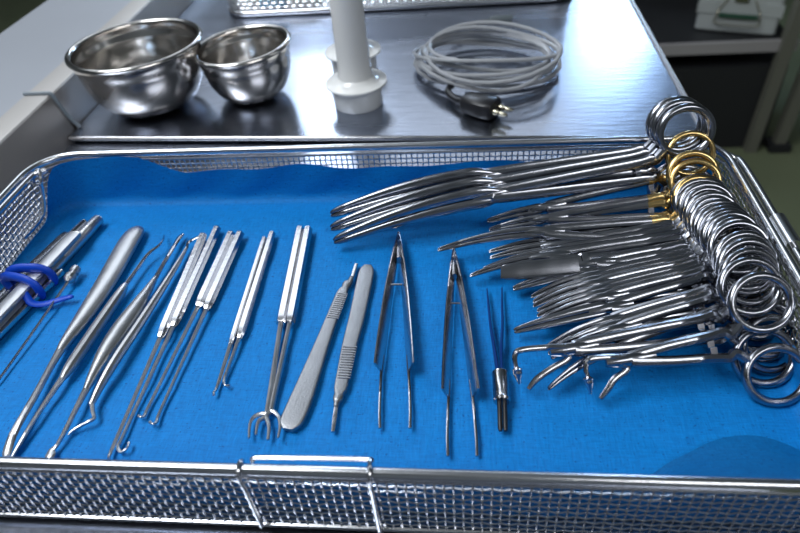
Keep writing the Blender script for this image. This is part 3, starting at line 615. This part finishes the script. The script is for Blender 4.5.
for i, (rg, tp, bd, lab) in enumerate((((690, 154), (487, 221), .002, 'needle holder with gold rings, hindmost, its ring standing highest'), ((692, 174), (489, 230), .003, 'needle holder with gold rings, second from the back'),
        ((694, 182), (520, 226), .003, 'needle holder with gold rings, shortest, its ring overlapping the second one'), ((697, 199), (438, 250), .010, 'long curved scissors with gold rings, nearest of the gold-ringed instruments'))):
    clamp('needle_holder' if i < 3 else 'curved_scissors', lab, 'needle holder' if i < 3 else 'scissors', B_, rg, .054 - .003 * i, tp, z0 + .010, 56 - 3 * i, bend=bd, gold=True, jl=.30 if i < 3 else .42, jw=.0036, ru=.0135)
C_ = 'ring-handled clamps shingled on the right'
RINGS = [(698, 197), (701, 201), (705, 206), (707, 210), (711, 216), (714, 220), (717, 224), (720, 228), (723, 231), (726, 234), (729, 237), (731, 240), (734, 243),
  (739, 248), (742, 260), (744, 264), (746, 268), (750, 287), (748, 278), (761, 303)]
def ringpos(k): return RINGS[k]
random.seed(3)
spec = [((489, 252), .004, 'straight haemostat just in front of the long gold-ringed scissors', {}),
 ((490, 258), .004, 'haemostat second in front of the gold-ringed scissors, narrow tip', {}),
 ((483, 269), .006, 'haemostat with a bright curved tip above the longest forward one', {}),
 ((470, 276), .007, 'steel clamp whose tip reaches farthest left of the all-steel ones', {}),
 ((494, 268), .003, 'clamp half hidden behind the broad blunt blade', {}),
 ((503, 274), .001, 'needle holder with a broad blunt rectangular blade', dict(special='broad', jl=.44)),
 ((513, 289), .005, 'clamp with a long slender point just below the broad blade', dict(jw=.0040)),
 ((531, 297), .007, 'small curved mosquito clamp, topmost of the upper six tips', {}),
 ((533, 302), .007, 'small curved mosquito clamp, second of the upper six tips', {}),
 ((533, 306), .007, 'small curved mosquito clamp, third of the upper six tips', {}),
 ((537, 311), .006, 'small curved mosquito clamp, fourth of the upper six tips', {}),
 ((537, 316), .006, 'small curved mosquito clamp, fifth of the upper six tips', {}),
 ((540, 320), .006, 'small curved mosquito clamp, lowest of the upper six tips', {}),
 ((514, 331), .002, 'longer straight clamp with blunt double tip between the two sets of curved tips', dict(jw=.0044, jl=.42)),
 ((545, 348), .007, 'curved clamp, topmost of the three lower tips', {}),
 ((548, 354), .007, 'curved clamp, middle of the three lower tips', {}),
 ((551, 358), .007, 'curved clamp, lowest of the three lower tips', {}),
 ((517, 361), .002, 'ball-tipped grasping forceps reaching farthest left, jaws apart', dict(special='hook', jl=.24)),
 ((548, 389), .010, 'curved clamp lying under the two ball-tipped grasping forceps', dict(jw=.0026)),
 ((588, 370), .002, 'ball-tipped grasping forceps with the nearest rings of the whole row', dict(special='hook', jl=.24))]
for k, (tp, bd, lab, kw) in enumerate(spec):
    rx, ry = ringpos(k); ks_ = dict(jl=.34, jw=.0028, mt='dark_steel'); ks_.update(kw)
    nm = 'grasping_forceps' if kw.get('special') else ('needle_holder' if k == 5 else 'haemostat')
    clamp(nm, lab, {'grasping_forceps': 'forceps', 'needle_holder': 'needle holder', 'haemostat': 'clamp'}[nm], C_, (rx, ry), .045, tp, z0 + {17: .016, 19: .016, 5: .013}.get(k, .006), 45 + (random.uniform(-5, 5) if k < 17 else 0), ru=.0145 if k > 12 else random.choice((.0125, .0135, .0142)), rv=.0132 if k > 12 else .0122, bend=bd, wr=.0023, **ks_)
# ------------------------------------------------------------------ things on the bench
def bowl(label, c, r, h, tilt, tdir):
    t = thing('steel_bowl', (c.x, c.y, ZB), label, 'bowl', 'round steel bowls on the bench')
    R = Matrix.Rotation(tilt, 3, V(tdir)); C0 = V((c.x, c.y, ZB + .0006))
    rb = r * .46
    outer = [(0, 0)] + [(rb * f, 0) for f in (.5, 1)] 
    prof = [(rb * .0001, 0), (rb * .92, 0), (rb * 1.05, .0012)]
    for i in range(1, 15):
        f = i / 14; prof.append((rb + (r * .93 - rb) * math.sin(f * math.pi / 2) ** .9, .0012 + (h * .80 - .0012) * (1 - math.cos(f * math.pi / 2)) ** .86))
    prof += [(r * .955, h * .84), (r * .96, h * .93), (r * .962, h)]
    inn = [(x - .0010 if x > .002 else x, z + .0009) for x, z in prof][::-1]
    b = MB(); b.lathe(prof, 72, C0, R); 
    b.f = b.f[:-1] if len(b.f[-1]) > 10 else b.f
    b2 = MB(); b2.lathe(inn, 72, C0, R); b2.f = [q for q in b2.f if len(q) < 10]; b.f = [q for q in b.f if len(q) < 10]
    b.add(b2.v, b2.f); part(b, 'body', M['bowl'], t, angle=1.2)
    b = MB(); pts = [C0 + R @ V((r * .978 * math.cos(a), r * .978 * math.sin(a), h)) for a in [2 * math.pi * i / 72 for i in range(72)]]
    b.sweep(pts, (.0027, .0022), n=10, closed=True); part(b, 'rolled_rim', M['bowl'], t)
bowl('larger steel bowl at the left beside the side rim', V((-.2990, .5470, ZB)), .0598, .0585, math.radians(0.5), (-.2, -1, 0))
bowl('smaller steel bowl between the larger bowl and the white tubes', V((-.2025, .5590, ZB)), .0440, .0490, math.radians(3), (0.3, -1, 0))
def tube(label, c, sc=1.0):
    t = thing('white_handle_tube', (c.x, c.y, ZB), label, 'tube', 'white flanged tubes standing on the bench')
    b = MB(); b.lathe([(.0215, 0), (.0222, .001), (.0224, .019), (.0224, .0200)], 56, (c.x, c.y, ZB)); part(b, 'base_cup', M['white'], t)
    b = MB(); b.lathe([(.0225, .0195), (.0272, .0199), (.0278, .0208), (.0275, .0220), (.0230, .0229), (.0185, .0245), (.0160, .0270)], 56, (c.x, c.y, ZB)); part(b, 'flange', M['white'], t, angle=.5)
    b = MB(); b.lathe([(.0160, .0262), (.0148, .033), (.0145, .045), (.0140, .090), (.0130, .150), (.0122, .152)], 56, (c.x, c.y, ZB)); part(b, 'tube', M['white'], t)
tube('white flanged plastic tube standing nearest, between the small bowl and the cable', W(359, 103, ZB))
tube('white flanged plastic tube half hidden directly behind the nearer tube', W(355.5, 71, ZB))
# coiled cable
t = thing('coiled_cable', tuple(W(490, 58, ZB)), 'grey coiled electrical cable with black plug on the steel bench', 'cable')
L0, R0, T0, B0 = W(416, 52, .02), W(567, 64, .02), W(500, 30, .02), W(487, 92, .012)
cen = (L0 + R0) / 2; cen.y = (T0.y + B0.y) / 2 - .004; ex = (R0 - L0) / 2; rx = ex.length; ry = (T0.y - B0.y) / 2
random.seed(12); loops = 8; pts = []; N_ = 44
par = [(random.uniform(-.008, .008), random.uniform(-.010, .010), random.uniform(.80, 1.0), random.uniform(.68, 1.02), random.uniform(0, 6.28), random.uniform(.001, .004)) for _ in range(loops + 1)]
for i in range(loops * N_):
    k = i / N_; a = 2 * math.pi * k - 1.9; i0 = int(k); f = k - i0; f = f * f * (3 - 2 * f)
    q = [x * (1 - f) + y * f for x, y in zip(par[i0], par[i0 + 1])]
    z = ZB + .0024 + .0026 * (k) + q[5] * (1 + math.sin(2 * a + q[4]))
    pts.append((cen.x + q[0] + rx * q[2] * math.cos(a) * .99, cen.y + q[1] + ry * q[3] * math.sin(a) - .10 * rx * q[2] * math.cos(a), z))
pts = [tuple(p) for p in pts]
end = W(487, 20, ZB + .008)
b = MB(); rc = .0020; b.sweep(pts[::2], (rc, rc), n=8); part(b, 'cord', M['cable'], t)
b = MB(); A, B = W(474, 23, ZB + .011), W(490, 20, ZB + .010); C2 = W(512, 18.5, ZB + .009); b.sweep(crom([W(452, 30, ZB + .012), A, B], 4), (rc, rc), n=8); b.sweep([B, B.lerp(C2, .1), C2], [.003, .0042, .0042], n=14); e_ = part(b, 'end_connector', M['cable_end'], t); e_['label'] = 'dark grey cylindrical cable connector'
pc = W(483, 106, ZB + .009); dd = (W(500, 108, ZB + .009) - W(460, 98, ZB + .009)).normalized(); ang = math.atan2(dd.y, dd.x); Rz = Matrix.Rotation(ang, 3, 'Z')
b = MB(); b.sweep([pc - dd * .020, pc - dd * .016, pc, pc + dd * .010, pc + dd * .012], [(.006, .005), (.0100, .0075), (.0115, .0085), (.0115, .0085), (.0100, .0075)], n=12, sq=.6)
b.sweep(crom([pc - dd * .018, pc - dd * .028 + V((0, .004, -.002)), pc - dd * .036 + V((0, .014, -.001)), pc - dd * .030 + V((0, .030, 0))], 5), (.0030, .0030), n=8)
pg = part(b, 'plug', M['black'], t); pg['label'] = 'black moulded plug with metal pins'
for s in (-1, 1):
    b = MB(); sd = V((-dd.y, dd.x, 0)); o_ = pc + sd * (.0048 * s) + dd * .011
    b.sweep([o_, o_ + dd * .005, o_ + dd * .0055, o_ + dd * .008, o_ + dd * .0085, o_ + dd * .013, o_ + dd * .015], [.0026, .0026, .0018, .0018, .0022, .0018, .0008], n=12); part(b, 'pin', M['brass'], pg)
# second basket at the back
t = thing('wire_basket', (-0.08, .90, ZB), 'second mesh basket at the far end of the bench, cut off by the top edge', 'basket')
r0, r1 = W(236, 17, ZB), W(572, 4, ZB); x0, x1, y0 = r0.x - .012, W(577, 4, ZB).x - .002, W(400, 10, ZB).y + .0
P2, L2 = perim(x0, x1, y0, y0 + .24, .030)
b = MB(); woven(b, P2, L2, ZB + .006, ZB + .050, .0048, .0007); part(b, 'mesh_wall', M['wire'], t)
b = MB(); b.sweep([p[1] + V((0, 0, ZB + .0045)) for p in P2[:-1]], (.0035, .0035), n=10, closed=True); part(b, 'bottom_frame', M['wire'], t)
b = MB(); b.sweep([p[1] + V((0, 0, ZB + .053)) for p in P2[:-1]], (.003, .003), n=10, closed=True); part(b, 'rim', M['wire'], t)
b = MB(); o = rrect(x0 + .001, x1 - .001, y0 + .001, y0 + .239, .029); prism(b, [(o, ZB + .003), (o, ZB + .005)]); part(b, 'bottom_sheet', M['satin'], t, smooth=False)
random.seed(5)
labs = ['white paper packet inside the far basket, leftmost', 'pale blue packet inside the far basket beside the white one', 'white packet inside the far basket, behind the small bowl']
for i, (px, mt) in enumerate(((248, 'paper'), (272, 'skyblue'), (300, 'paper'))):
    c = W(px, 2, ZB + .010); b = MB(); o = rrect(c.x - .018, c.x + .018, y0 + .015, y0 + .12, .004, 3); prism(b, [(o, ZB + .0056), ([(x * .98 + c.x * .02, y) for x, y in o], ZB + .024 + .004 * (i == 1))])
    tag(b.build('packet', M[mt], smooth=False), labs[i], 'packet', 'packets inside the far basket')
for o in bpy.data.objects:
    for k in ('_o', '_local'):
        if k in o: del o[k]
